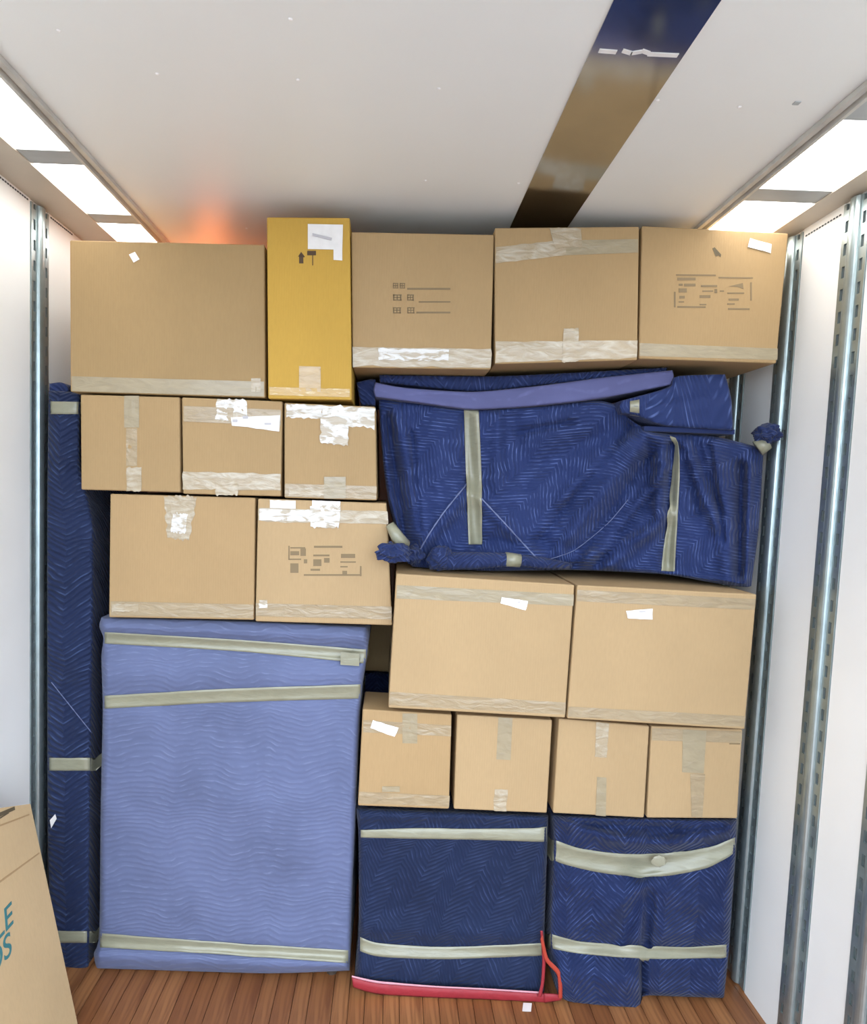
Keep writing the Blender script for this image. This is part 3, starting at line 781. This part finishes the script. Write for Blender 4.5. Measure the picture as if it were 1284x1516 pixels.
tube('knot_tape', [P(1137, 655, YN-.03), P(1122, 664, YN-.02)], [.021, .026], m_band, Nb, seg=10)

# wrapped piece lying on top at the right
Q = thing('wrapped_bundle', 'small navy wrapped piece tied with tape under the right top carton', 'wrapped bundle', (.88, 2.1, 1.70), 'navy blankets packed above the draped bundle')
qb = bundle('blanket', Q, [(920,593),(940,588),(992,573),(1003,557),(1074,554)], [(920,612),(940,614),(985,630),(1086,637)],
    [(920,593),(917,603),(920,612)], [(1074,554),(1083,590),(1086,637)], YN-.045, .36, .014, m_navy, namp=.007, nfreq=6, uvrot=.5, res=.006, fk=1.7,
    folds=[((940,600),(1065,570),6,.01), ((950,612),(1080,600),8,.008), ((960,605),(1070,582),5,-.008), ((985,626),(1085,633),4,.008), ((936,586),(936,616),8,-.004)])
band('tape_band', qb, [(921,592),(947,585)], [(921,613),(947,617)], m_band, Q, nx=24, wrap=(0, 0), seed=10)
boxes('cover_edge', [(P(950,640,YN).x, P(1083,640,YN).x, YN-.02, YN+.30, P(1010,640,YN).z-.002, P(1010,632,YN).z-.004)], m_navyp, Q)

# folded blankets squeezed under the top row
FB = thing('folded_blanket', 'folded lavender blanket laid along the top of the draped bundle', 'blanket', (.35, 2.1, 1.80))
bundle('blanket', FB, [(556,566),(600,574),(700,580),(800,571),(900,558),(996,548)], [(556,588),(620,596),(700,606),(800,600),(900,588),(994,570)],
    [(556,566),(553,577),(556,588)], [(996,548),(998,558),(994,570)], YN-.02, .32, .010, m_lavf, namp=.006, nfreq=7, res=.005, folds=[((560,582),(700,592),4,-.004)])
FN = thing('folded_blanket', 'folded navy blanket directly under the top row of cartons', 'blanket', (.35, 2.1, 1.85))
bundle('blanket', FN, [(562,555),(730,557),(860,551),(988,544)], [(562,566),(700,579),(800,570),(988,551)],
    [(562,555),(562,566)], [(988,544),(988,551)], YN+.005, .30, .012, m_navyp, namp=.007, nfreq=7, res=.005)
FE = thing('folded_blanket', 'crumpled navy blanket end under the yellow carton corner', 'blanket', (-.06, 2.1, 1.75))
bundle('blanket', FE, [(528,566),(545,562),(556,562)], [(534,600),(545,600),(556,600)], [(528,566),(534,600)], [(556,562),(556,600)], YN+.01, .3, .01, m_navyp, namp=.008, nfreq=14, res=.004)
# dark bundle in the deep gap
DG = thing('wrapped_bundle', 'dark navy bundle deep in the gap beside the lavender cabinet', 'wrapped bundle', (.05, 2.55, 0), 'navy wrapped bundles on the floor')
bundle('blanket', DG, [(455,991),(640,999)], [(455,1300),(640,1305)], [(455,991),(455,1300)], [(640,999),(640,1305)], 2.38, .3, .03, m_navyp, namp=.006)

# paper tag on the floor
c = PZ(778, 1491, 0)
V, Fc = [], []
for k in range(4):
    for l in range(4):
        V.append((c.x-.013+.026*k/3+.003*l, c.y-.018+.03*l/3, .0015+.003*noise.noise(Vector((k, l, 1)))+.002))
for k in range(3):
    for l in range(3): Fc.append((k*4+l, (k+1)*4+l, (k+1)*4+l+1, k*4+l+1))
n = len(V); V += [(v[0], v[1], v[2]-.002) for v in V]; Fc += [tuple(n+i for i in reversed(f)) for f in Fc]
tag(mesh('paper_tag', V, Fc, m_paper), 'small crumpled white paper tag on the wooden floor below the red hem', 'tag')

# ------------------------------------------------------------------ flattened cartons leaning on the left wall
a = P(45, 1190, 1.69); _b = P(115, 1516, 1.69); k = a + (_b-a)*(a.z/(a.z-_b.z))
n_out = Vector((0, 1, 0)).cross(a-k).normalized()
if n_out.x < 0: n_out = -n_out
def sheet(label, off, a, k, near_dz, th, mat):
    o_ = -n_out*off
    t = thing('flattened_carton', label, 'flattened carton', (k.x+o_.x, 1.4, 0), 'flattened cartons leaning on the left wall')
    up = (a-k)/(a.z-k.z)
    c = [k, k+Vector((0, -.75, 0)), a+up*near_dz+Vector((0, -.75, 0)), a+up*near_dz+Vector((0, -.28, 0)), a]; n = 5
    V = [p+o_ for p in c] + [p+o_-n_out*th for p in c]
    for v in V: v.z = max(v.z, .0005)
    mesh('board', V, [tuple(range(n)), tuple(reversed(range(n, 2*n)))] + [(i, n+i, n+(i+1) % n, (i+1) % n) for i in range(n)], mat, t)
    return t
S1 = sheet('front flattened carton with teal printed letters leaning at the lower left', 0, a, k, .115, .012, m_card)
S2 = sheet('flattened carton sandwiched behind the teal-printed one at the lower left', .014, a+Vector((0,.004,-.004)), k+Vector((0,.004,0)), .11, .012, m_kraft[1])
S3 = sheet('rearmost flattened carton against the wall at the lower left', .028, a+Vector((0,-.01,-.01)), k+Vector((0,-.01,0)), .11, .012, m_kraft[1])
def on_sheet(px, py, lift=.001):
    d = ray(px, py); s = (a-CAM).dot(n_out)/d.dot(n_out); return CAM + d*s + n_out*lift
def sheet_quad(name, q, mat, t, lift=.001):
    V = [on_sheet(*p, lift) for p in q] + [on_sheet(*p, .0001) for p in q]
    return mesh(name, V, [(3,2,1,0),(4,5,6,7),(0,1,5,4),(1,2,6,5),(2,3,7,6),(3,0,4,7)], mat, t)
V = []
o = sheet_quad('crease', [(-30,1232),(43,1205),(43,1207),(-30,1235)], m_kraft[2], S1)
sheet_quad('printed_line', [(-25,1213),(21,1194),(22,1199),(-25,1220)], m_print, S1)
sheet_quad('printed_line', [(-25,1224),(12,1203),(13,1204),(-25,1228)], m_print, S1)
sheet_quad('crease', [(-30,1325),(58,1262),(58,1264),(-30,1329)], m_kraft[2], S1)
upv = (a-k).normalized()
def text(s, px, py, size, t):
    cu = bpy.data.curves.new('printed_letters', 'FONT'); cu.body = s; cu.size = size; cu.extrude = .0004; cu.align_x = 'RIGHT'; cu.offset = .0005
    tmp = bpy.data.objects.new('tmp', cu); COL.objects.link(tmp)
    bpy.context.view_layer.update()
    me = bpy.data.meshes.new_from_object(tmp.evaluated_get(bpy.context.evaluated_depsgraph_get()))
    bpy.data.objects.remove(tmp)
    p = on_sheet(px, py, .0008); ex = Vector((0, 1, 0)); ez = ex.cross(upv)
    org = ORG[t.name]
    for v in me.vertices:
        v.co = p + ex*(v.co.x + v.co.y*.2) + upv*v.co.y + ez*v.co.z - org
    o = link('printed_letters', me, m_teal, t); o['label'] = 'teal printed letters ' + s
    return o
text('LE', 20, 1366, .075, S1)
text('OS', 18, 1410, .075, S1)

for o in bpy.data.objects:
    if 'Y' in o: del o['Y']
